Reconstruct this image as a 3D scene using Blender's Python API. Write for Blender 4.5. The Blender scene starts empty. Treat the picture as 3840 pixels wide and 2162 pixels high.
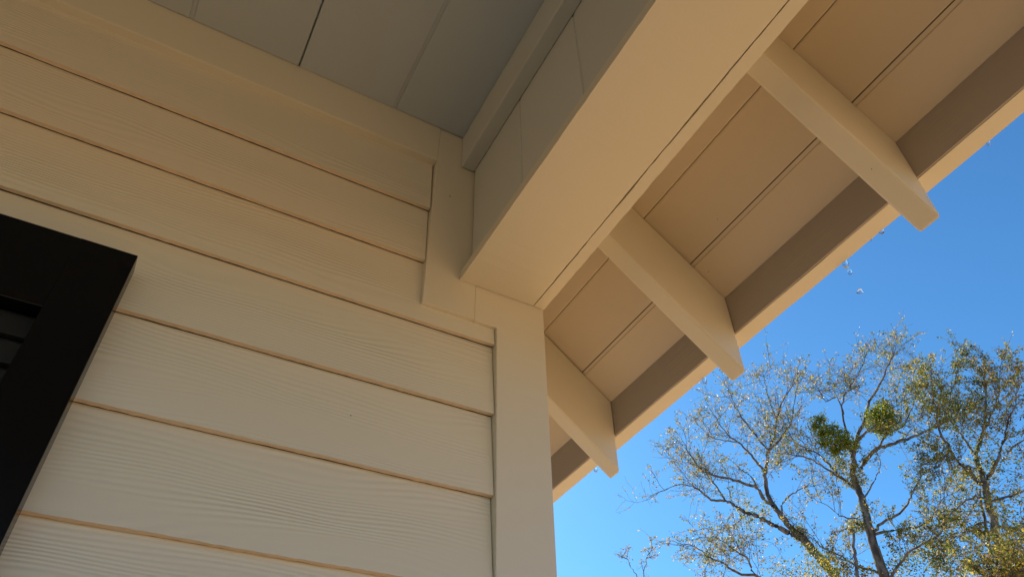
import bpy, bmesh, math, random
from mathutils import Vector, Matrix, noise

# ------------------------------------------------------------------ camera, sky, sun, exposure
random.seed(7)
sc = bpy.context.scene
COL = sc.collection
S = 1.126                      # metres between the lens and the wall face
CZ = 1.50                      # lens height over the porch floor
YAW, PITCH, ROLL = math.radians(32.004), math.radians(42.597), math.radians(2.957)
FPX, CX, CY = 2751.47, 2029.08, 1101.23            # focal length and principal point in photo pixels (3840 x 2162)
fwd = Vector((math.sin(YAW)*math.cos(PITCH), math.cos(YAW)*math.cos(PITCH), math.sin(PITCH)))
rt0 = Vector((math.cos(YAW), -math.sin(YAW), 0)); dn0 = -rt0.cross(fwd)
RT = math.cos(ROLL)*rt0 + math.sin(ROLL)*dn0
DN = -math.sin(ROLL)*rt0 + math.cos(ROLL)*dn0
CAM = Vector((0, -S, CZ))
cd = bpy.data.cameras.new('camera'); cam = bpy.data.objects.new('camera', cd); COL.objects.link(cam)
cam.matrix_world = Matrix(((RT.x, -DN.x, -fwd.x, CAM.x), (RT.y, -DN.y, -fwd.y, CAM.y), (RT.z, -DN.z, -fwd.z, CAM.z), (0, 0, 0, 1)))
cd.sensor_width = 36; cd.lens = 36*FPX/3840
cd.shift_x = -(CX-1920)/3840; cd.shift_y = (CY-1081)/3840
cd.clip_start = 0.02; cd.clip_end = 2000
sc.camera = cam
SUN_AZ, SUN_EL = math.radians(14), math.radians(38)      # azimuth from +Y (behind the house) towards +X
w = bpy.data.worlds.new('World'); sc.world = w; w.use_nodes = True
nt = w.node_tree; bg = nt.nodes['Background']
sky = nt.nodes.new('ShaderNodeTexSky'); sky.sky_type = 'NISHITA'; sky.sun_disc = False
sky.sun_elevation = SUN_EL; sky.sun_rotation = SUN_AZ
sky.air_density = 1.0; sky.dust_density = 0.3; sky.ozone_density = 2.5; sky.altitude = 0
grade = nt.nodes.new('ShaderNodeMix'); grade.data_type = 'RGBA'; grade.blend_type = 'MULTIPLY'; grade.inputs['Factor'].default_value = 1.0
grade.inputs['B'].default_value = (0.48, 0.97, 1.25, 1)          # clearer, deeper blue air over the whole dome
nt.links.new(sky.outputs[0], grade.inputs['A']); nt.links.new(grade.outputs['Result'], bg.inputs[0]); bg.inputs[1].default_value = 0.072
sl = bpy.data.lights.new('sun', 'SUN'); sl.energy = 5.0; sl.angle = math.radians(0.53); sl.color = (1.0, 0.93, 0.82)
sun = bpy.data.objects.new('sun', sl); COL.objects.link(sun)
sd = Vector((math.sin(SUN_AZ)*math.cos(SUN_EL), math.cos(SUN_AZ)*math.cos(SUN_EL), math.sin(SUN_EL)))
sun.rotation_euler = sd.to_track_quat('Z', 'Y').to_euler(); sun.location = (6, 20, 20)
sc.view_settings.view_transform = 'Standard'; sc.view_settings.look = 'None'
sc.view_settings.exposure = 0.97; sc.view_settings.gamma = 1.0
sc.view_settings.use_curve_mapping = False
sc.render.engine = 'CYCLES'
sc.cycles.max_bounces = 12; sc.cycles.diffuse_bounces = 6; sc.cycles.transmission_bounces = 8; sc.cycles.transparent_max_bounces = 8

def ray(px, py):
    d = ((px-CX)/FPX)*RT + ((py-CY)/FPX)*DN + fwd
    return d.normalized()

# ------------------------------------------------------------------ materials
MATS = {}
def new_mat(name, rough=0.5):
    m = bpy.data.materials.new(name); m.use_nodes = True
    b = m.node_tree.nodes['Principled BSDF']; b.inputs['Roughness'].default_value = rough
    MATS[name] = m
    return m, m.node_tree, b
def N(nt, typ, **kw):
    n = nt.nodes.new(typ)
    for k, v in kw.items(): setattr(n, k, v)
    return n
def mapped(nt, scale, rand=True):
    tc = N(nt, 'ShaderNodeTexCoord'); mp = N(nt, 'ShaderNodeMapping'); mp.inputs['Scale'].default_value = scale
    nt.links.new(tc.outputs['Object'], mp.inputs['Vector'])
    if rand:
        oi = N(nt, 'ShaderNodeObjectInfo'); mu = N(nt, 'ShaderNodeMath', operation='MULTIPLY'); mu.inputs[1].default_value = 37.0
        nt.links.new(oi.outputs['Random'], mu.inputs[0]); nt.links.new(mu.outputs[0], mp.inputs['Location'])
    return mp
def tint(nt, b, col, scale, amt, rand=0.03):
    mp = mapped(nt, scale); no = N(nt, 'ShaderNodeTexNoise'); no.inputs['Scale'].default_value = 1.0; no.inputs['Detail'].default_value = 4
    nt.links.new(mp.outputs[0], no.inputs['Vector'])
    mix = N(nt, 'ShaderNodeMix', data_type='RGBA')
    mix.inputs['A'].default_value = (*[c*(1-amt) for c in col], 1); mix.inputs['B'].default_value = (*[min(1, c*(1+amt)) for c in col], 1)
    nt.links.new(no.outputs['Fac'], mix.inputs['Factor'])
    hs = N(nt, 'ShaderNodeHueSaturation'); oi = N(nt, 'ShaderNodeObjectInfo'); mr = N(nt, 'ShaderNodeMapRange')
    mr.inputs['To Min'].default_value = 1-rand; mr.inputs['To Max'].default_value = 1+rand
    nt.links.new(oi.outputs['Random'], mr.inputs['Value']); nt.links.new(mr.outputs[0], hs.inputs['Value'])
    nt.links.new(mix.outputs['Result'], hs.inputs['Color']); nt.links.new(hs.outputs['Color'], b.inputs['Base Color'])
def bump(nt, b, height, strength, dist, prev=None):
    bp = N(nt, 'ShaderNodeBump'); bp.inputs['Strength'].default_value = strength; bp.inputs['Distance'].default_value = dist
    nt.links.new(height, bp.inputs['Height'])
    if prev: nt.links.new(prev, bp.inputs['Normal'])
    nt.links.new(bp.outputs[0], b.inputs['Normal'])
    return bp.outputs[0]

CREAM = (0.755, 0.722, 0.615)
def trim_mat(name, col, rough=0.5, peel=0.25, streak=None):
    m, nt, b = new_mat(name, rough)
    tint(nt, b, col, (3, 3, 3), 0.03)
    mp = mapped(nt, (160, 160, 160)); no = N(nt, 'ShaderNodeTexNoise'); no.inputs['Scale'].default_value = 1; no.inputs['Detail'].default_value = 3
    nt.links.new(mp.outputs[0], no.inputs['Vector'])
    pv = bump(nt, b, no.outputs['Fac'], peel, 0.0012)
    if streak:
        mp2 = mapped(nt, streak); n2 = N(nt, 'ShaderNodeTexNoise'); n2.inputs['Scale'].default_value = 1; n2.inputs['Detail'].default_value = 5
        nt.links.new(mp2.outputs[0], n2.inputs['Vector'])
        bump(nt, b, n2.outputs['Fac'], 0.5, 0.002, pv)
    return m
trim_mat('trim_paint', CREAM, 0.45)
trim_mat('rough_sawn_shade', (0.39, 0.36, 0.345), 0.6, 0.3, (190, 4, 190))
trim_mat('deck_paint', (0.72, 0.64, 0.52), 0.6, 0.3, (30, 4, 30))
trim_mat('ceiling_paint', (0.50, 0.575, 0.655), 0.5)
trim_mat('panel_paint', (0.61, 0.64, 0.63), 0.5)
trim_mat('edge_bounce_tint', (0.73, 0.62, 0.50), 0.8, 0.4)
trim_mat('raw_recess_dark', (0.055, 0.05, 0.045), 0.9)
trim_mat('roofing', (0.10, 0.095, 0.09), 0.9)

def siding_mat():
    m, nt, b = new_mat('siding_paint', 0.38)
    tint(nt, b, CREAM, (1.2, 3, 6), 0.03, 0.02)
    # embossed cedar grain: bands along X bent by slow noise
    mp = mapped(nt, (1.3, 0.0, 7.0)); n1 = N(nt, 'ShaderNodeTexNoise'); n1.inputs['Scale'].default_value = 1.0; n1.inputs['Detail'].default_value = 2.0; n1.inputs['Roughness'].default_value = 0.45
    nt.links.new(mp.outputs[0], n1.inputs['Vector'])
    tc = N(nt, 'ShaderNodeTexCoord'); sep = N(nt, 'ShaderNodeSeparateXYZ'); nt.links.new(tc.outputs['Object'], sep.inputs[0])
    a = N(nt, 'ShaderNodeMath', operation='MULTIPLY_ADD'); a.inputs[1].default_value = 0.16
    nt.links.new(n1.outputs['Fac'], a.inputs[0]); nt.links.new(sep.outputs['Z'], a.inputs[2])
    k = N(nt, 'ShaderNodeMath', operation='MULTIPLY'); k.inputs[1].default_value = 2*math.pi/0.0105
    nt.links.new(a.outputs[0], k.inputs[0])
    s = N(nt, 'ShaderNodeMath', operation='SINE'); nt.links.new(k.outputs[0], s.inputs[0])
    # breaks the bands up along their length
    mp2 = mapped(nt, (2.2, 0.0, 16.0)); n2 = N(nt, 'ShaderNodeTexNoise'); n2.inputs['Scale'].default_value = 1.0; n2.inputs['Detail'].default_value = 3.0
    nt.links.new(mp2.outputs[0], n2.inputs['Vector'])
    mr = N(nt, 'ShaderNodeMapRange'); mr.inputs['From Min'].default_value = 0.36; mr.inputs['From Max'].default_value = 0.68
    nt.links.new(n2.outputs['Fac'], mr.inputs['Value'])
    mu = N(nt, 'ShaderNodeMath', operation='MULTIPLY'); nt.links.new(s.outputs[0], mu.inputs[0]); nt.links.new(mr.outputs[0], mu.inputs[1])
    pv = bump(nt, b, mu.outputs[0], 0.7, 0.0007)
    mp3 = mapped(nt, (10, 0.0, 260)); n3 = N(nt, 'ShaderNodeTexNoise'); n3.inputs['Scale'].default_value = 1.0; n3.inputs['Detail'].default_value = 3.0
    nt.links.new(mp3.outputs[0], n3.inputs['Vector'])
    bump(nt, b, n3.outputs['Fac'], 0.2, 0.0005, pv)
siding_mat()

m, nt, b = new_mat('black_paint', 0.22); b.inputs['Base Color'].default_value = (0.0022, 0.0022, 0.0032, 1); b.inputs['Specular IOR Level'].default_value = 0.22
m, nt, b = new_mat('slat_paint', 0.5); b.inputs['Base Color'].default_value = (0.012, 0.012, 0.011, 1); b.inputs['Specular IOR Level'].default_value = 0.35
m, nt, b = new_mat('water', 0.02); b.inputs['Transmission Weight'].default_value = 1.0; b.inputs['IOR'].default_value = 1.33; b.inputs['Base Color'].default_value = (1, 1, 1, 1)
def ground_mat(name, cols, scale, rough=0.95):
    m, nt, b = new_mat(name, rough)
    mp = mapped(nt, (1, 1, 1), False); n1 = N(nt, 'ShaderNodeTexNoise'); n1.inputs['Scale'].default_value = scale; n1.inputs['Detail'].default_value = 8
    nt.links.new(mp.outputs[0], n1.inputs['Vector'])
    cr = N(nt, 'ShaderNodeValToRGB'); cr.color_ramp.elements[0].position = 0.35; cr.color_ramp.elements[1].position = 0.65
    cr.color_ramp.elements[0].color = (*cols[0], 1); cr.color_ramp.elements[1].color = (*cols[1], 1)
    nt.links.new(n1.outputs['Fac'], cr.inputs['Fac']); nt.links.new(cr.outputs['Color'], b.inputs['Base Color'])
    bump(nt, b, n1.outputs['Fac'], 0.6, 0.05)
ground_mat('dry_lawn', ((0.32, 0.175, 0.064), (0.505, 0.30, 0.122)), 3.0)
ground_mat('porch_boards', ((0.25, 0.145, 0.07), (0.33, 0.20, 0.10)), 6.0, 0.6)
def bark_mat():
    m, nt, b = new_mat('bark', 0.9)
    mp = mapped(nt, (9, 9, 3), False); n1 = N(nt, 'ShaderNodeTexNoise'); n1.inputs['Scale'].default_value = 1; n1.inputs['Detail'].default_value = 6
    nt.links.new(mp.outputs[0], n1.inputs['Vector'])
    cr = N(nt, 'ShaderNodeValToRGB'); cr.color_ramp.elements[0].position = 0.35; cr.color_ramp.elements[1].position = 0.7
    cr.color_ramp.elements[0].color = (0.06, 0.058, 0.056, 1); cr.color_ramp.elements[1].color = (0.26, 0.25, 0.24, 1)
    nt.links.new(n1.outputs['Fac'], cr.inputs['Fac']); nt.links.new(cr.outputs['Color'], b.inputs['Base Color'])
    bump(nt, b, n1.outputs['Fac'], 0.8, 0.03)
bark_mat()
def leaf_mat(name, col, rough=0.48):
    m = bpy.data.materials.new(name); m.use_nodes = True; nt = m.node_tree; MATS[name] = m
    b = nt.nodes['Principled BSDF']; b.inputs['Base Color'].default_value = (*col, 1); b.inputs['Roughness'].default_value = rough
    t = N(nt, 'ShaderNodeBsdfTranslucent'); t.inputs['Color'].default_value = (*[min(1, c*1.5) for c in col], 1)
    mx = N(nt, 'ShaderNodeMixShader'); mx.inputs[0].default_value = 0.5
    nt.links.new(b.outputs[0], mx.inputs[1]); nt.links.new(t.outputs[0], mx.inputs[2]); nt.links.new(mx.outputs[0], nt.nodes['Material Output'].inputs['Surface'])
LEAF = ['leaf_olive', 'leaf_green', 'leaf_yellow', 'leaf_rust', 'leaf_dark']
leaf_mat('leaf_olive', (0.19, 0.19, 0.035)); leaf_mat('leaf_green', (0.11, 0.16, 0.022)); leaf_mat('leaf_yellow', (0.42, 0.32, 0.05))
leaf_mat('leaf_rust', (0.30, 0.20, 0.10)); leaf_mat('leaf_dark', (0.05, 0.06, 0.02)); leaf_mat('mistletoe_leaf', (0.24, 0.25, 0.015), 0.6)

# ------------------------------------------------------------------ builders
def tag(o, label=None, cat=None, group=None, kind=None):
    if label: o['label'] = label
    if cat: o['category'] = cat
    if group: o['group'] = group
    if kind: o['kind'] = kind
    return o
def empty(name, loc=(0, 0, 0)):
    o = bpy.data.objects.new(name, None); o.location = loc; COL.objects.link(o); return o
def mesh_obj(name, verts, faces, mat, parent=None, loc=(0, 0, 0), bevel=0.0, seg=2, smooth=False):
    me = bpy.data.meshes.new(name)
    bm = bmesh.new(); vs = [bm.verts.new(v) for v in verts]
    for f in faces:
        try: bm.faces.new([vs[i] for i in f])
        except ValueError: pass
    bmesh.ops.recalc_face_normals(bm, faces=bm.faces)
    if bevel: bmesh.ops.bevel(bm, geom=list(bm.edges), offset=bevel, segments=seg, profile=0.5, affect='EDGES')
    bm.to_mesh(me); bm.free()
    if smooth:
        for p in me.polygons: p.use_smooth = True
    me.materials.append(MATS[mat])
    o = bpy.data.objects.new(name, me); COL.objects.link(o); o.location = loc; o.parent = parent
    return o
BOXF = [(0, 1, 3, 2), (4, 6, 7, 5), (0, 4, 5, 1), (2, 3, 7, 6), (0, 2, 6, 4), (1, 5, 7, 3)]
def box(name, x0, x1, y0, y1, z0, z1, mat, parent=None, bevel=0.0025):
    lo = Vector((min(x0, x1), min(y0, y1), min(z0, z1)))
    d = Vector((abs(x1-x0), abs(y1-y0), abs(z1-z0)))
    v = [(d.x*i, d.y*j, d.z*k) for i in (0, 1) for j in (0, 1) for k in (0, 1)]
    return mesh_obj(name, v, BOXF, mat, parent, lo, min(bevel, min(d)/3))
def extrude(name, poly, axis, a0, a1, mat, parent=None, bevel=0.0025, segs=1, jit=0.0, jidx=()):
    """poly: 2-D outline in the two other axes; swept along axis from a0 to a1; jidx outline points wander by jit"""
    n = len(poly); ox = min(p[0] for p in poly); oz = min(p[1] for p in poly)
    verts = []; rr = random.Random(sum(map(ord, name)) % 1000 + int(a1*1000) + int(oz*977))
    for s in range(segs+1):
        a = (a1-a0)*s/segs
        for i, (p, q) in enumerate(poly):
            dp = dq = 0
            if i in jidx and jit:
                dp = jit*(noise.noise((a*9, i*3.1, oz*7))*1.2 + rr.uniform(-.5, .5)); dq = jit*(noise.noise((a*7, i*5.7, oz*11+3))*1.2 + rr.uniform(-.5, .5))
            if name == 'siding_plank': dp = 0
            u, v = p-ox+dp, q-oz+dq
            verts.append({'x': (a, u, v), 'y': (u, a, v), 'z': (u, v, a)}[axis])
    faces = [tuple(range(n)), tuple(range(segs*n, segs*n+n))]
    for s in range(segs):
        for i in range(n):
            j = (i+1) % n
            faces.append((s*n+i, s*n+j, (s+1)*n+j, (s+1)*n+i))
    loc = {'x': (a0, ox, oz), 'y': (ox, a0, oz), 'z': (ox, oz, a0)}[axis]
    return mesh_obj(name, verts, faces, mat, parent, loc, bevel if segs == 1 else 0)

def zz(u): return CZ + u*S          # heights measured as multiples of the lens-to-wall distance
def xx(u): return u*S
def yy(u): return (u-1)*S           # wall face = 0

# ------------------------------------------------------------------ ground
g = mesh_obj('ground', [(-600, -600, 0), (600, -600, 0), (600, 600, 0), (-600, 600, 0)], [(0, 1, 2, 3)], 'dry_lawn', None, (0, 0, -0.30)); tag(g, kind='structure')

# ------------------------------------------------------------------ house
house = empty('house', (0, 0, -0.30))
tag(house, 'cream painted house with lap siding, porch ceiling and open eave with exposed rafter tails', 'house')
def P(o, parent=None):
    """parent o (built in world metres) to the house or to one of its parts"""
    par = parent or house
    base = Vector((0, 0, -0.30)) if par is house else par['_w']
    wl = Vector(o.location); o['_w'] = wl
    o.parent = par; o.location = wl - Vector(base)
    return o
XL = -4.75                            # left end of the house
XC = xx(0.6286)                       # right corner
YB = 6.5                              # back of the house
YP = -2.6                             # front of the porch

porch = box('porch_floor', XL, XC+0.10, YP-0.15, -0.002+0.03, -0.296, 0.0, 'porch_boards', None, 0.005); P(porch)
def prism_y(name, poly, y0, y1, mat, bevel=0.002):
    """outline in X,Z given thickness along Y"""
    n = len(poly); ox = min(p[0] for p in poly); oz = min(p[1] for p in poly)
    v = [(p-ox, 0, q-oz) for p, q in poly] + [(p-ox, y1-y0, q-oz) for p, q in poly]
    f = [tuple(range(n)), tuple(range(n, 2*n))] + [(i, (i+1) % n, n+(i+1) % n, n+i) for i in range(n)]
    return mesh_obj(name, v, f, mat, None, (ox, y0, oz), bevel)
wall = prism_y('wall', [(XL+.02, -.29), (XC-.03, -.29), (XC-.03, zz(1.30)), (xx(.45), zz(1.53)), (XL+.02, zz(1.53))], 0.034, 0.16, 'trim_paint'); P(wall)

ZC = zz(1.5162)                        # porch ceiling
# lap siding
E0, EX, YK = 0.4225, 0.1597, 1.0055
def siding(k, x1, gap, thick):
    zb = zz((E0+EX*k)*YK); ex = EX*S*YK
    sl = (thick+gap)/ex
    yf = 0.0070; h = ex+0.026
    hp = ex+0.001 if k < 5 else ex+0.022
    poly = [(yf, zb), (yf+thick, zb+0.0006), (yf+thick+sl*h, zb+h), (yf+sl*h, zb+h), (yf+sl*hp, zb+hp)]
    o = extrude('siding_plank', poly, 'x', -3.2, x1, 'siding_paint', None, 0, 320, 0.0010, (0, 1))
    o.data.materials.append(MATS['raw_recess_dark'])               # unpainted back and covered lap, the gap's shade deepened in the colour
    o.data.materials.append(MATS['edge_bounce_tint'])             # lower edge, its warm ground bounce and shade put into the colour
    for p in o.data.polygons:
        c = p.center
        if abs(p.normal.x) < .5 and (p.normal.y > .5 or p.normal.z > .5 or c.z > hp): p.material_index = 1
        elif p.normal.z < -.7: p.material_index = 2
    P(o, wall)
XV, XK = xx(0.3572), xx(0.5166)
gaps = {5: (0.0036, .0104), 4: (0.0031, .0102), 3: (0.0029, .0104), 2: (0.0026, .0112), 1: (0.0023, .0122), 0: (0.0019, .0132)}
for k in range(-10, 6):
    ga, th = gaps.get(k, (0.0012, 0.0130))
    siding(k, (XV if k >= 4 else XK)-0.0015, ga, th)

# trim on the wall
TB = 0.030
P(box('frieze_board', -3.2, xx(0.3600), -0.0008, TB, zz(1.3940), ZC+.008, 'trim_paint', None, 0.002))
ZBM = 1.0388                          # beam underside
P(prism_y('trim_board', [(xx(.3560), zz(.9485)), (xx(.4672), zz(.9480)), (xx(.4672), ZC+.008), (xx(.3606), ZC+.008)], 0.0, TB, 'trim_paint', 0.0015))
P(prism_y('corner_board', [(xx(.5168), -0.28), (XC, -0.28), (XC, zz(ZBM)+0.004), (xx(.46745), zz(ZBM)+0.004), (xx(.46745), zz(.9475)), (xx(.5168), zz(.9470))], 0.0004, TB, 'trim_paint', 0.0018))
P(box('corner_board', XC-0.027, XC-0.0002, TB+0.001, TB+0.12, -0.28, zz(1.30), 'trim_paint', None, 0.002))
# right-hand side wall of the house
sw = box('side_wall', XC-0.16, XC-0.040, 0.17, YB, -0.29, zz(1.28), 'trim_paint'); P(sw)
for k in range(-10, 5):
    zb = zz((E0+EX*k)*YK); ex = EX*S*YK; h = ex+0.026; th = 0.010; s = 0.0115/ex; xf = XC-0.006
    v = extrude('siding_plank', [(xf, zb), (xf-th, zb), (xf-th-s*h, zb+h), (xf-s*h, zb+h)], 'y', TB+0.123, YB, 'siding_paint', None, 0, 30, 0.0008, (0, 1)); P(v, sw)
P(box('back_wall', XL, XC-0.2, YB+0.01, YB+0.13, -0.29, zz(1.28), 'trim_paint'))
P(box('left_wall', XL, XL+0.019, 0.17, YB, -0.29, zz(1.28), 'trim_paint'))

# ceiling
ceil = box('porch_ceiling', XL, xx(.475), YP+0.02, 0.028, ZC+0.014, ZC+0.034, 'ceiling_paint'); P(ceil)
joints = [-0.2189+0.2300*i for i in range(-16, 0)] + [-0.2189, 0.0119, 0.2395]
gw = {len(joints)-3: 0.0095, len(joints)-2: 0.0036, len(joints)-1: 0.0085}
edges = [xx(j) for j in joints] + [xx(.4195)+0.02]
for i in range(len(edges)-1):
    a = edges[i]+gw.get(i, .006)/2; bq = edges[i+1]-gw.get(i+1, .006)/2
    if a < XL+0.02: continue
    P(box('ceiling_board', a, bq, YP+0.03, -0.0015, ZC, ZC+0.0125, 'ceiling_paint', None, 0.0032 if gw.get(i, .006) > .005 else .0015), ceil)

for i in range(len(edges)-1):                         # filled joints between the boards
    if edges[i] < XL+.02 or gw.get(i, .006) < .005: continue
    h = gw.get(i, .006)/2-.0004
    P(box('joint_strip', edges[i]-h, edges[i]+h, YP+.03, -.002, ZC+.0028, ZC+.0120, 'ceiling_paint', None, 0), ceil)
# beam over the porch edge
XI, XSE, XP = xx(.4311), xx(.6052), xx(.4536)
beam = prism_y('beam', [(XP+.014, zz(ZBM)+.030), (XSE-.002, zz(ZBM)+.030), (XSE-.002, zz(1.42)), (XP+.014, zz(1.53))], YP+.01, -.0015, 'trim_paint'); P(beam)
P(extrude('beam_underside', [(XI, zz(ZBM)), (XSE-0.0032, zz(ZBM)), (XSE-0.0032, zz(ZBM)+0.0262), (XI, zz(ZBM)+0.0262)], 'y', YP, -0.0012, 'trim_paint', None, 0.0, 160, 0.0008, (0, 1)), beam)
P(extrude('outer_board', [(XSE, zz(ZBM)+0.0002), (XC, zz(ZBM)-0.0012), (XC, zz(1.4200)), (XSE, zz(1.4350))], 'y', YP, -0.0012, 'trim_paint', None, 0.0, 160, 0.0011, (0, 1)), beam)
seams = [1.0-0.0016, 0.772, 0.551, 0.330, 0.109, -0.112, -0.333, -0.554, -0.775, -0.996, -1.217]
for i in range(len(seams)-1):
    y1, y0 = yy(seams[i])-0.003, yy(seams[i+1])+0.003
    if i: P(box('joint_strip', XP+.0022, XP+.0120, yy(seams[i])-.0026, yy(seams[i])+.0026, zz(ZBM)+.0270, zz(1.5145), 'panel_paint', None, 0), beam)
    P(box('side_panel', XP, XP+0.0125, y0, y1, zz(ZBM)+0.0266, zz(1.5150), 'panel_paint', None, 0.0035), beam)
P(extrude('crown_moulding', [(xx(.4204), zz(1.4026)), (XP-0.0005, zz(1.4020)), (XP-0.0005, ZC-0.001), (xx(.4184), ZC-0.001)], 'y', YP, -0.0018, 'panel_paint', None, 0.003), beam)

# front of the porch, behind the lens
fb = box('front_beam', XL, XP-0.03, YP, YP+0.20, zz(ZBM), zz(1.49), 'trim_paint'); P(fb)
for px in (xx(.50), -2.1, XL+0.10):
    P(box('porch_post', px-0.075, px+0.075, YP+0.02, YP+0.17, 0.001, zz(ZBM)-0.001, 'trim_paint', None, 0.006))

# eave: rafters, boards over them, fascia, roofing
KE = 1.07
M_, HE, HD, XF, RW = 0.8161, 1.6203*KE, 0.1940*KE, 0.9533*KE, 0.0410*KE
def zr(u, h): return zz(h-M_*u)
RYS = [y*KE for y in (1.655, 1.2200, 0.7848, 0.3310, -0.115, -0.56, -1.0)]
for y in RYS:
    poly = [(XC+0.0006, zr(.6286, HE)), (xx(XF), zr(XF, HE)), (xx(XF), zr(XF, HE+HD)), (XC+0.0006, zr(.6286, HE+HD))]
    o = prism_y('rafter', poly, yy(y), yy(y+RW), 'trim_paint', 0.0055); P(o)
for i in range(1, 10):
    y = (1.655+0.4435*i)*KE
    if yy(y) < YB-0.1: P(prism_y('rafter', poly, yy(y), yy(y+RW), 'trim_paint', 0.0055))
XR = -2.0; UR = XR/S                                    # ridge
cs, sn = math.cos(math.atan(M_)), math.sin(math.atan(M_))
roof = empty('roof', (0, 0, -0.30)); 
roof.parent = house; roof.location = (0, 0, 0.0); roof['_w'] = Vector((0, 0, -0.30))
def slope_slab(name, u0, u1, lo, hi, y0, y1, mat, bevel=0.0015, segs=1, jit=0.0):
    """board lying on the rafters between two X stations; lo, hi = metres above the rafter tops, square to the slope"""
    pts = []
    for u, t in ((u0, lo), (u1, lo), (u1, hi), (u0, hi)):
        pts.append((xx(u)+t*sn, zr(u, HE+HD)+t*cs))
    return extrude(name, pts, 'y', y0, y1, mat, None, bevel, segs, jit, (0, 1))
G1, G2 = 0.7634*KE, 0.8730*KE
P(slope_slab('soffit_board', .6290+.0004, G1-.0004, 0.0006, 0.016, YP-0.3, YB+0.2, 'deck_paint', 0.0025), roof)
P(slope_slab('soffit_board', G1+.0004, G2-.0007, 0.0040, 0.016, YP-0.3, YB+0.2, 'deck_paint', 0.0035), roof)
P(slope_slab('lap_strip', G2+.0007, G2+.0072, 0.0032, 0.0150, YP-0.3, YB+0.2, 'deck_paint', 0), roof)
P(slope_slab('soffit_board', G2+.0074, XF-.0006, 0.0006, 0.016, YP-0.3, YB+0.2, 'deck_paint', 0.0025), roof)
P(slope_slab('roof_deck', UR, XF+.035, 0.0175, 0.030, YP-0.3, YB+0.2, 'roofing', 0), roof)
P(slope_slab('roofing', UR, XF+.062, 0.031, 0.040, YP-0.3, YB+0.2, 'roofing', 0), roof)
ZF0 = zz(.9414*KE); XFO = xx(.9957*KE)
XSB = xx(XF)+0.0045
P(extrude('fascia_board', [(XSB+.0008, ZF0), (XFO, ZF0-0.0004), (XFO, zr(.9957*KE, HE+HD)+0.019), (XSB+.0008, zr(XF, HE+HD)+0.010)], 'y', YP-0.3, YB+0.2, 'trim_paint', None, 0, 200, 0.0007, (0, 1)), roof)
P(extrude('sub_fascia', [(xx(XF)+0.0006, ZF0+.0012), (XSB, ZF0+.0012), (XSB, zr(XF, HE+HD)+0.008), (xx(XF)+0.0006, zr(XF, HE+HD)+0.016)], 'y', YP-0.3, YB+0.2, 'rough_sawn_shade', None, 0, 200, 0.0005, (0, 1)), roof)  # thin added layer; the fascia back's shade is put into its colour
# the far slope and the gable
zri = zr(UR, HE+HD)
far = [(XR, zri+0.03), (2*XR-xx(XF+.06), zr(XF+.06, HE+HD)+0.03), (2*XR-xx(XF+.06), zr(XF+.06, HE+HD)-0.0), (XR, zri)]
P(extrude('roofing', far, 'y', YP-0.3, YB+0.2, 'roofing', None, 0), roof)
def gable(name, y0, y1):
    P(prism_y(name, [(XL, zz(1.53)), (XC-.03, zr((XC-.03)/S, HE+HD)-.01), (XR, zri-0.02)], y0, y1, 'trim_paint', 0))
gable('gable_wall', YP, YP+0.1); gable('gable_wall', YB, YB+0.1)

# ------------------------------------------------------------------ black louvred shutter on the wall
sh = empty('shutter', (xx(-.30), -0.040, CZ-0.95))
tag(sh, 'black louvred shutter hung on the cream lap siding', 'shutter')
sh['_w'] = Vector(sh.location)
YS0, YS1 = yy(.9640), 0.006
kx = .9640
x1, x0 = xx(-.1170)*kx, xx(-.1170)*kx-0.46
zt = CZ+.8487*S*kx; zi = CZ+.7082*S*kx; xi = xx(-.1978)*kx; zb = zt-1.50
P(box('stile', xi, x1, YS0, YS1, zb, zt, 'black_paint', None, .0015), sh)
P(box('stile', x0, x0+(x1-xi), YS0, YS1, zb, zt, 'black_paint', None, .0015), sh)
P(box('rail', x0+(x1-xi)-.0008, xi+.0008, YS0+.0003, YS1-.0003, zi, zt-.0003, 'black_paint', None, .0015), sh)
P(box('rail', x0+(x1-xi)-.0008, xi+.0008, YS0+.0003, YS1-.0003, zb+.0003, zb+.15, 'black_paint', None, .0015), sh)
yb = YS0+0.027; n = 0
z = zi+0.004
pitch = 0.0435*S*(1-0.036+0.024)
zs = CZ+.6896*(S+yb)                                      # top edge of the first slat that shows
while zs-pitch*n > zb+.15:
    za = zs-pitch*n
    P(extrude('slat', [(yb+.004, za), (yb+.012, za-.001), (yb+.008, za-pitch+.002), (yb-.002, za-pitch+.005), (yb-.001, za-.006)], 'x', x0+(x1-xi)+.001, xi-.001, 'slat_paint', None, .001), sh); n += 1
P(box('back_panel', x0+(x1-xi)+.001, xi-.001, yb+.014, YS1, zb+.151, zi-.001, 'black_paint', None, 0), sh)

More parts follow.
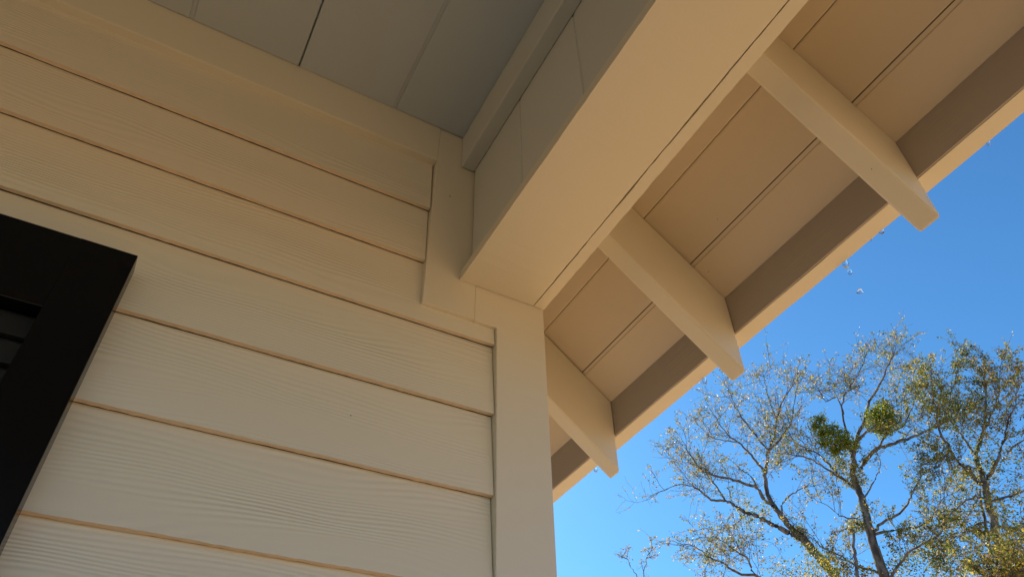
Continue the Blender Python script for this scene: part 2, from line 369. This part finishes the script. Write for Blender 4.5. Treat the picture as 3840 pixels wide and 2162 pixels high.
# ------------------------------------------------------------------ meltwater dripping off the eave
def q2(k, x, y):
    ox, oy = {3: (2560, 0), 6: (2560, 720), 7: (1280, 1440), 8: (2560, 1440)}[k]
    return ox+x/2.0125, oy+y/2.0125
def drop(px, rx, rz, label, tail=False, lean=0):
    d = ray(*px); t = (XFO+0.004-CAM.x)/d.x; c = CAM+d*t
    bm = bmesh.new(); bmesh.ops.create_icosphere(bm, subdivisions=3, radius=1.0)
    for v in bm.verts:
        nz = noise.noise(v.co*1.7+Vector((px[0], px[1], 0)))*0.22
        v.co *= 1+nz
        if tail and v.co.z > 0: v.co.x *= 1-.75*v.co.z; v.co.y *= 1-.75*v.co.z
        v.co = Vector((v.co.x*rx, v.co.y*rx, v.co.z*rz))*1.3
    me = bpy.data.meshes.new('water_drop'); bm.to_mesh(me); bm.free(); me.materials.append(MATS['water'])
    for p in me.polygons: p.use_smooth = True
    o = bpy.data.objects.new('water_drop', me); COL.objects.link(o); o.location = c
    tag(o, label, 'water drop', 'meltwater drops off the eave')
drop(q2(6, 1225, 535), .0055, .013, 'largest elongated clear water drop stretching down from the eave edge', True)
drop(q2(6, 1262, 603), .0042, .0045, 'clear water drop falling just below the long stretched drop')
drop(q2(6, 1338, 750), .0050, .0040, 'lone clear water drop fallen farthest below the eave edge, against blue sky')
drop(q2(6, 1497, 297), .0048, .0058, 'round water drop hanging at the eave edge between two rafter tails')
drop(q2(6, 1415, 350), .0036, .0042, 'small water drop clinging to the eave edge next to the round hanging drop')
drop(q2(6, 163, 1412), .0050, .0125, 'long clear water drop beside the middle rafter tail', True)
drop(q2(8, 120, 36), .0044, .0034, 'small flat water drop below the long drop beside the middle rafter tail')
drop(q2(3, 2303, 1080), .0036, .0044, 'tiny water drop on the eave edge between rafter tail and roof end, high up')
drop(q2(7, 1918, 640), .0048, .0090, 'water drop behind the lowest rafter tail beside the corner board', True)

# ------------------------------------------------------------------ trees
def A(x, y): return (2400+x/1.5903, 1250+y/1.5903)
def B(x, y): return (3120+x/1.5903, 1250+y/1.5903)
class Tree:
    def __init__(s, D, seed, scale=1.0):
        s.D = D; s.r = random.Random(seed); s.tv = []; s.tf = []; s.wv = []; s.wf = []; s.lv = []; s.lf = []; s.lm = []; s.k = scale; s.seed = seed
    def pt(s, p, dep=0.0):
        d = ray(*p); h = math.hypot(d.x, d.y); return CAM + d*((s.D+dep)/h)
    def tube(s, V, F, pts, r0, r1, n):
        b0 = len(V); m = len(pts)
        for i, p in enumerate(pts):
            t = (pts[min(i+1, m-1)]-pts[max(i-1, 0)]).normalized()
            a = t.orthogonal().normalized(); b = t.cross(a); r = r0+(r1-r0)*i/(m-1)
            for j in range(n):
                an = 2*math.pi*j/n; V.append(p+(a*math.cos(an)+b*math.sin(an))*r)
        for i in range(m-1):
            for j in range(n):
                k = (j+1) % n; F.append((b0+i*n+j, b0+i*n+k, b0+(i+1)*n+k, b0+(i+1)*n+j))
    def leaf(s, p, size, pal):
        r = s.r
        d = Vector((r.gauss(0, 1), r.gauss(0, 1), r.gauss(-.35, .8))).normalized(); q = d.orthogonal().normalized()
        q = (Matrix.Rotation(r.uniform(0, 6.28), 3, d) @ q); u = size*r.uniform(.7, 1.25); wd = u*r.uniform(.36, .5)
        up = d.cross(q)*u*.10
        b0 = len(s.lv); s.lv += [p, p+d*u*.5+q*wd*.5+up, p+d*u, p+d*u*.5-q*wd*.5+up]; s.lf.append((b0, b0+1, b0+2, b0+3)); s.lm.append(r.choices(range(5), pal)[0])
    def twig(s, p, d, L, nleaf, pal, lsize, lev):
        r = s.r; n = 4; pts = [p]; dd = d.copy()
        for i in range(n):
            dd = (dd+Vector((r.gauss(0, .22), r.gauss(0, .22), r.gauss(.05, .2)))).normalized(); pts.append(pts[-1]+dd*L/n)
        s.tube(s.wv, s.wf, pts, 0.0035+0.005*lev, 0.0025+0.0012*lev, 3)
        if lev > 0:
            for i in range(int(5+L*5)):
                t = r.uniform(.15, 1)*n; a = min(int(t), n-1); q = pts[a].lerp(pts[a+1], t-a)
                nd = (dd*.7+Vector((r.gauss(0, 1), r.gauss(0, 1), r.gauss(.1, .8))).normalized()).normalized()
                s.twig(q, nd, L*r.uniform(.25, .6), nleaf, pal, lsize, lev-1)
        else:
            for i in range(max(0, int(r.gauss(nleaf*2.2, nleaf*.9)))):
                t = r.random()**.45*n; a = min(int(t), n-1); q = pts[a].lerp(pts[a+1], t-a)
                s.leaf(q+Vector((r.gauss(0, .03), r.gauss(0, .03), r.gauss(0, .03))), lsize, pal)
    def limb(s, px, r0, r1, dep0=0.0, dep1=None, side=1.0, nleaf=4, pal=(4, 3, 2, 2, 2), start=.25, L=1.2, lsize=.072, wig=.05):
        r = s.r
        if dep1 is None: dep1 = dep0+r.uniform(-1.6, 1.6)
        m = len(px); pts = [s.pt(p, dep0+(dep1-dep0)*i/(m-1)) for i, p in enumerate(px)]
        out = []
        for i in range(m-1):                                  # Catmull-Rom through the traced points
            p0, p1, p2, p3 = pts[max(i-1, 0)], pts[i], pts[i+1], pts[min(i+2, m-1)]
            for j in range(4):
                t = j/4; out.append(.5*((2*p1)+(p2-p0)*t+(2*p0-5*p1+4*p2-p3)*t*t+(3*p1-p0-3*p2+p3)*t*t*t) + Vector((r.gauss(0, 1), r.gauss(0, 1), r.gauss(0, 1)))*wig*.3*(i+j > 0))
        out.append(pts[-1]); s.tube(s.tv, s.tf, out, r0*.74, r1*.6, 7)
        if side <= 0: return
        length = sum((out[i+1]-out[i]).length for i in range(len(out)-1)); cnt = int(length*4.2*side)
        for c in range(cnt):
            t = (start+(1-start)*r.random())*(len(out)-1); i = min(int(t), len(out)-2); p = out[i].lerp(out[i+1], t-i)
            tan = (out[i+1]-out[i]).normalized()
            d = (tan*.75+Vector((r.gauss(0, 1), r.gauss(0, 1), r.gauss(.25, .8))).normalized()*.9).normalized()
            s.twig(p, d, L*r.uniform(.55, 1.25), nleaf, pal, lsize, 1)
        s.twig(out[-1], (out[-1]-out[-2]).normalized(), L*.45, nleaf, pal, lsize, 1)
    def puff(s, p, rad, n, pal, lsize=.075, dep=0.0):
        c = s.pt(p, dep); r = s.r
        for i in range(n):
            v = Vector((r.gauss(0, 1), r.gauss(0, 1), r.gauss(0, 1))).normalized()*rad*r.random()**.5
            v *= .75+.5*noise.noise(v*1.3+c)
            s.leaf(c+v, lsize, pal)
    def finish(s, name, label, group='trees beyond the house'):
        base = Vector((s.tv[0].x, s.tv[0].y, -.30)); e = empty(name, base); tag(e, label, 'tree', group)
        for nm, V, F, mats in (('trunk', s.tv, s.tf, ['bark']), ('twigs', s.wv, s.wf, ['bark']), ('crown', s.lv, s.lf, LEAF)):
            if not F: continue
            me = bpy.data.meshes.new(nm); me.from_pydata([v-base for v in V], [], F)
            for q in mats: me.materials.append(MATS[q])
            if nm == 'crown': me.polygons.foreach_set('material_index', s.lm)
            else:
                for p in me.polygons: p.use_smooth = True
            o = bpy.data.objects.new(nm, me); COL.objects.link(o); o.parent = e
            if nm != 'trunk': o['kind'] = 'stuff'
        return e
def ground_root(T, p, dx=0.0):
    """point on the ground under a traced trunk point"""
    q = T.pt(p); return Vector((q.x+dx, q.y, -.35))

PALE = (3.5, 1.5, 2, 3, 2); GREEN = (4, 4, 2.4, .5, 1.6); GOLD = (3.5, 2.5, 3.5, 1, 1.2); DARK = (2, 3, .8, .8, 3.2)
# leaning tree with the pale, half-bare crown
T = Tree(21.0, 11)
b0 = T.pt(A(1160, 1440)); gr = Vector((b0.x+2.0*math.cos(math.radians(50)), b0.y-2.0*math.sin(math.radians(50)), -.35))
T.tube(T.tv, T.tf, [gr, gr.lerp(b0, .35)+Vector((.1, 0, .2)), gr.lerp(b0, .7)+Vector((.05, 0, .15)), b0], .24, .122, 9)
T.limb([A(1160, 1440), A(1050, 1310), A(985, 1240), A(930, 1190)], .165, .185, 0, 0, 0)
T.limb([A(930, 1190), A(860, 1110), A(800, 1030), A(762, 960), A(750, 870), A(755, 780), A(765, 700), A(800, 620), A(815, 520), A(850, 400), A(905, 320), A(940, 230)], .12, .02, 0, .8, 1.0, 3, PALE, .45)
T.limb([A(765, 700), A(830, 640), A(900, 530), A(920, 420), A(935, 330)], .05, .015, .3, -1, 1.0, 3, PALE)
T.limb([A(800, 1030), A(740, 985), A(700, 920), A(660, 905), A(560, 870), A(450, 850), A(360, 800), A(300, 720), A(270, 660)], .085, .015, 0, -1.2, 1.1, 3, PALE, .4)
T.limb([A(755, 830), A(690, 760), A(640, 700), A(590, 650), A(520, 600), A(450, 500), A(400, 420)], .06, .012, .3, 1.4, 1.1, 3, PALE, .3)
T.limb([A(768, 700), A(700, 620), A(640, 540), A(570, 440), A(540, 360)], .05, .012, .4, -.8, 1.0, 3, PALE)
T.limb([A(590, 650), A(500, 640), A(420, 615), A(375, 570)], .03, .01, .9, .5, .9, 3, PALE)
T.limb([A(815, 520), A(770, 400), A(750, 300), A(735, 250)], .035, .01, .6, 1.2, 1.2, 3, PALE)
T.limb([A(930, 1205), A(870, 1180), A(790, 1135), A(700, 1090), A(620, 1060), A(560, 1020), A(510, 995)], .115, .07, 0, -.3, .35, 4, GREEN, .35, .9)
T.limb([A(510, 995), A(440, 995), A(390, 960), A(330, 920), A(240, 900), A(130, 940)], .055, .01, -.3, -1.5, 1.1, 3, PALE, .1)
T.limb([A(510, 995), A(480, 950), A(430, 880), A(350, 790), A(240, 760)], .05, .01, -.3, .9, 1.1, 3, PALE, .2)
T.limb([A(630, 1070), A(580, 1130), A(500, 1165), A(400, 1160)], .03, .01, -.2, -1, 1.0, 4, PALE)
T.limb([A(850, 1075), A(850, 1010), A(900, 960), A(950, 930), A(1000, 900), A(1030, 850)], .04, .012, 0, -.6, .6, 2, PALE, .3, .8)
T.limb([A(700, 920), A(660, 850), A(600, 810), A(585, 790)], .035, .015, -.3, -.6, .6, 3, PALE, .4, .7)
T.limb([A(1200, 1620), A(950, 1540), A(700, 1440), A(640, 1340), A(560, 1290), A(480, 1230)], .06, .012, 0, -2, 1.0, 4, PALE, .35)
T.limb([A(700, 1445), A(570, 1420), A(500, 1370), A(420, 1330), A(330, 1270), A(230, 1250)], .05, .012, -1.2, -2.2, 1.1, 4, PALE, .2)
for p, rd, n in ((A(620, 1020), .55, 260), (A(730, 1060), .5, 220), (A(640, 1110), .45, 200), (A(420, 1300), .4, 160), (A(935, 1175), .28, 260), (A(400, 1340), .35, 150)): T.puff(p, rd, n, GREEN)
T.puff(A(960, 1215), .25, 260, DARK); T.puff(A(1010, 1265), .3, 160, GREEN)
T.finish('leaning_tree', 'leaning half bare tree with forked grey trunk beside the eave')

# tall straight tree carrying the mistletoe
T = Tree(20.0, 23)
b0 = T.pt(B(310, 1440)); gr = Vector((b0.x+.5, b0.y-.4, -.35))
T.tube(T.tv, T.tf, [gr, gr.lerp(b0, .5)+Vector((.1, .1, 0)), b0], .26, .13, 9)
T.limb([B(310, 1440), B(270, 1330), B(230, 1200), B(195, 1060), B(165, 950), B(135, 870), B(122, 760), B(130, 690)], .175, .105, 0, 0, .35, 6, GREEN, .3, .7)
T.limb([B(130, 690), B(150, 620), B(190, 530), B(215, 430), B(260, 350), B(300, 270), B(340, 180), B(372, 110)], .085, .02, 0, .8, 1.0, 4, GOLD, .35)
T.limb([B(150, 640), B(200, 590), B(250, 560), B(320, 470), B(400, 420)], .06, .015, .1, -.6, .8, 4, GREEN)
T.limb([B(175, 800), B(240, 710), B(280, 680), B(340, 665), B(420, 635), B(520, 600), B(610, 560), B(690, 520)], .085, .03, 0, -1.0, 1.1, 5, GREEN, .45)
T.limb([B(280, 680), B(320, 610), B(350, 590), B(430, 540), B(480, 440), B(520, 330), B(560, 230)], .045, .012, -.2, .9, 1.1, 5, GOLD, .35)
T.limb([B(130, 915), B(60, 860), B(0, 800), A(1060, 715), A(960, 670), A(880, 600), A(820, 560)], .06, .012, 0, .8, 1.1, 4, PALE, .3)
T.limb([B(60, 860), A(1100, 800), A(1000, 740), A(900, 720), A(870, 700)], .04, .01, .1, -1.2, 1.2, 5, GOLD, .2)
T.limb([B(240, 1180), B(300, 1130), B(400, 1070), B(460, 1010), B(480, 930), B(540, 850), B(620, 800)], .055, .012, 0, -1.3, .8, 4, GREEN, .35)
T.limb([B(255, 1195), B(400, 1165), B(520, 1150), B(600, 1090), B(650, 1000), B(690, 960)], .055, .012, 0, .8, .9, 4, PALE, .4)
T.limb([B(190, 990), B(240, 900), B(270, 830), B(290, 780), B(275, 720)], .03, .01, 0, -.5, .5, 2, GREEN, .4, .6)
T.limb([B(110, 700), B(90, 600), B(60, 430), B(100, 330), B(150, 250), B(190, 180)], .05, .012, 0, .9, 1.2, 3, PALE, .3)
T.limb([B(70, 480), B(30, 380), A(1110, 400), A(1050, 330), A(1010, 320)], .03, .01, .4, -.4, 1.1, 4, GOLD, .2)
T.limb([B(190, 1080), B(130, 1100), B(60, 1090), A(1140, 1040), A(1060, 1000)], .035, .01, 0, -.7, .9, 4, PALE)
T.limb([B(155, 1460), B(140, 1330), B(130, 1250), B(120, 1170), B(80, 1165)], .06, .04, -.5, -.5, .5, 5, GOLD, .5, .7)
T.limb([B(330, 1500), B(380, 1400), B(470, 1300), B(560, 1240), B(640, 1200)], .06, .015, 0, -1, 1.6, 8, DARK, .25)
T.limb([B(300, 1420), B(160, 1390), B(60, 1330), A(1100, 1280), A(1020, 1200)], .05, .012, 0, .8, 1.3, 5, PALE, .2)
for p, rd, n, pl in ((B(120, 830), .45, 420, GOLD), (B(170, 880), .35, 260, GREEN), (B(60, 780), .5, 360, GOLD), (B(20, 700), .5, 360, GREEN), (B(130, 1150), .35, 300, GOLD), (B(180, 1140), .3, 220, GREEN), (B(520, 1290), .8, 560, DARK), (B(620, 1330), .6, 500, GREEN), (B(400, 1390), .5, 420, DARK), (B(60, 1390), .6, 420, GOLD), (B(460, 200), .45, 260, GOLD), (B(520, 350), .6, 420, GREEN), (A(1090, 1340), .6, 380, GOLD), (A(1010, 1420), .7, 480, GREEN), (B(20, 1440), .6, 420, GREEN), (A(860, 1430), .6, 320, GREEN), (B(200, 1430), .5, 300, GOLD), (B(690, 1420), .7, 480, GREEN), (B(800, 1380), .7, 420, GOLD), (B(660, 1240), .6, 360, DARK)): T.puff(p, rd, n, pl)
T.finish('tall_tree', 'tall straight tree with leafy clumps, between the leaning tree and the densely leaved tree')

# densely leaved tree at the far side
T = Tree(19.0, 37)
b0 = T.pt(B(1010, 1330)); gr = Vector((b0.x+.3, b0.y-.3, -.35))
T.tube(T.tv, T.tf, [gr, gr.lerp(b0, .5)+Vector((-.1, .1, 0)), b0], .25, .111, 9)
T.limb([B(1010, 1330), B(985, 1210), B(955, 1090), B(925, 970), B(905, 880)], .15, .125, 0, 0, .14, 4, GREEN, .1, .7)
T.limb([B(940, 1340), B(925, 1190), B(895, 1020), B(885, 930)], .06, .04, .4, .3, .3, 4, GOLD, .2, .7)
T.limb([B(905, 905), B(840, 850), B(780, 790), B(730, 740), B(690, 660), B(640, 570), B(620, 460), B(600, 330), B(590, 200)], .075, .015, 0, -1.2, 1.6, 6, GREEN, .3, .8)
T.limb([B(905, 880), B(862, 760), B(870, 680), B(910, 560), B(915, 450), B(920, 330), B(900, 250), B(820, 140)], .09, .015, 0, .7, 1.5, 5, DARK, .3, .8)
T.limb([B(862, 745), B(810, 660), B(760, 590), B(700, 480), B(720, 330), B(760, 200)], .05, .012, .2, 1.4, 1.5, 6, GREEN, .25, .8)
T.limb([B(925, 870), B(980, 760), B(1030, 620), B(1060, 500), B(1100, 400), B(1110, 250)], .06, .012, 0, -.9, 1.3, 6, PALE, .25, .8)
T.limb([B(915, 560), B(980, 430), B(1000, 300), B(1010, 180)], .035, .01, .4, .9, 1.2, 6, PALE, .25, .8)
T.limb([B(950, 990), B(1050, 970), B(1140, 940), B(1230, 880)], .045, .015, 0, -.8, 1.0, 6, GREEN)
T.limb([B(1000, 1150), B(1080, 1160), B(1140, 1150), B(1240, 1120)], .05, .015, 0, .8, 1.0, 5, DARK)
T.limb([B(1040, 700), B(1120, 650), B(1200, 580)], .04, .012, -.5, -1, 1.6, 5, DARK)
T.limb([B(920, 970), B(830, 980), B(760, 1020), B(690, 1080)], .04, .012, 0, -.8, 1.4, 6, GOLD, .2)
T.limb([B(960, 1120), B(880, 1130), B(800, 1170), B(720, 1220)], .04, .012, 0, .8, 1.4, 6, GOLD, .2)
T.limb([B(700, 700), B(640, 760), B(580, 780)], .03, .01, -.5, -.9, 1.6, 5, DARK, .2, .8)
for p, rd, n, pl in ((B(970, 700), .8, 420, DARK), (B(930, 780), .65, 300, GREEN), (B(760, 560), .4, 120, DARK), (B(800, 830), .5, 420, GOLD), (B(760, 440), .7, 170, DARK), (B(880, 1180), .35, 260, GREEN), (B(740, 1100), .6, 420, GOLD), (B(860, 420), .5, 300, GREEN), (B(640, 480), .5, 300, GREEN)): T.puff(p, rd, n, pl)
T.finish('leafy_tree', 'densely leaved tree with a double trunk, its crown overlapping the mistletoe tree')

# bushy golden tree whose top fills the lower corner
T = Tree(16.0, 51)
b0 = T.pt(B(1080, 1600)); gr = Vector((b0.x, b0.y, -.35))
T.tube(T.tv, T.tf, [gr, gr.lerp(b0, .6), b0], .16, .09, 8)
for tip in ((960, 1400), (1010, 1300), (1080, 1240), (1150, 1260), (900, 1440), (1200, 1340)):
    T.limb([B(1080, 1600), B((1080*.5+tip[0]*.5), 1470), B(*tip)], .05, .01, 0, None, 1.5, 5, GOLD, .3, .8)
for p, rd, n in ((B(1080, 1340), .55, 600), (B(1000, 1400), .5, 480), (B(1130, 1430), .6, 600), (B(930, 1440), .4, 300)): T.puff(p, rd, n, (3, 2, 3, 2.5, 3))
T.finish('bushy_tree', 'bushy golden brown treetop below the densely leaved tree')

# thin sapling by the corner board
T = Tree(17.0, 63)
b0 = T.pt(A(20, 1500)); gr = Vector((b0.x, b0.y, -.35))
T.tube(T.tv, T.tf, [gr, gr.lerp(b0, .6)+Vector((.05, 0, 0)), b0], .09, .03, 7)
T.limb([A(20, 1500), A(25, 1420), A(45, 1330), A(68, 1250)], .018, .004, 0, .2, 1.6, 2, (2, 1, 2, 4, 2), .1, .3, .055)
T.limb([A(10, 1520), A(-20, 1440), A(-45, 1400), A(-80, 1340), A(-85, 1300)], .016, .004, 0, -.2, 1.3, 1.5, (2, 1, 2, 4, 2), .3, .28, .055)
T.finish('sapling', 'slender sapling top with rusty leaves just right of the corner board')

# mistletoe
def mistletoe(lobes, D, n, seed, label):
    T = Tree(D, seed); r = T.r; C = T.pt(lobes[0][0])
    L = [(T.pt(p, dep)-C, rad) for p, rad, dep in lobes]; wts = [rad**2 for _, rad in L]
    for i in range(n):
        lo, lr = r.choices(L, wts)[0]
        v = Vector((r.gauss(0, 1), r.gauss(0, 1), r.gauss(0, 1))).normalized()*lr*r.random()**.45
        T.leaf(lo+v*(.8+.5*noise.noise(v*2.4+C)), .08, (1, 0, 0, 0, 0))
    me = bpy.data.meshes.new('mistletoe_clump'); me.from_pydata(T.lv, [], T.lf); me.materials.append(MATS['mistletoe_leaf']); me.materials.append(MATS['leaf_green'])
    me.polygons.foreach_set('material_index', [int(r.random() < .3) for _ in T.lf])
    o = bpy.data.objects.new('mistletoe_clump', me); COL.objects.link(o); o.location = C; tag(o, label, 'mistletoe', 'mistletoe in the tall tree')
mistletoe([(B(300, 500), .50, 0), (B(260, 540), .38, .2), (B(345, 520), .40, -.2), (B(310, 445), .36, .1), (B(240, 480), .3, 0), (B(310, 570), .34, .1)], 19.7, 3000, 71, 'round dense green mistletoe ball high in the tall tree, beside its upright limb')
mistletoe([(B(40, 620), .44, 0), (B(0, 580), .40, .1), (A(1085, 600), .36, .2), (A(1050, 545), .34, .1), (A(1075, 505), .26, 0), (B(85, 650), .38, -.2), (B(20, 690), .36, 0), (A(1100, 660), .28, .2)], 19.8, 3400, 72, 'ragged green mistletoe clump in the tall tree, on the leaning tree side')

# small nail holes and a scuff in the paint
def nail_hole(px, n, p0, r=.0016):
    d = ray(*px); nv = Vector(n).normalized(); t = (Vector(p0)-CAM).dot(nv)/d.dot(nv); c = CAM+d*t-nv*.0006*(1 if d.dot(nv) > 0 else -1)
    a = nv.orthogonal().normalized(); b = nv.cross(a)
    v = [(a*math.cos(i*math.pi/4)*r+b*math.sin(i*math.pi/4)*r*.7) for i in range(8)]+[nv*.0012]
    o = mesh_obj('nail_hole', v, [tuple(range(8))]+[(i, (i+1) % 8, 8) for i in range(8)], 'raw_recess_dark', None, c); P(o)
nail_hole((1687.5, 736.5), (0, 1, 0), (0, -.0001, 0), .0024)
nail_hole((1315, 1557.5), (0, 1, 0), (0, .0125, 0), .0015)
sn3 = (sn, 0, cs)
nail_hole((2691, 822), sn3, (xx(G2), 0, zr(G2, HE+HD)+.004*cs), .0013)
nail_hole((2657, 1018), sn3, (xx(.93*KE), 0, zr(.93*KE, HE+HD)), .0013)
nail_hole((3269, 633.5), sn3, (xx(.85*KE), 0, zr(.85*KE, HE)), .0012)

for o in bpy.data.objects:
    if '_w' in o: del o['_w']
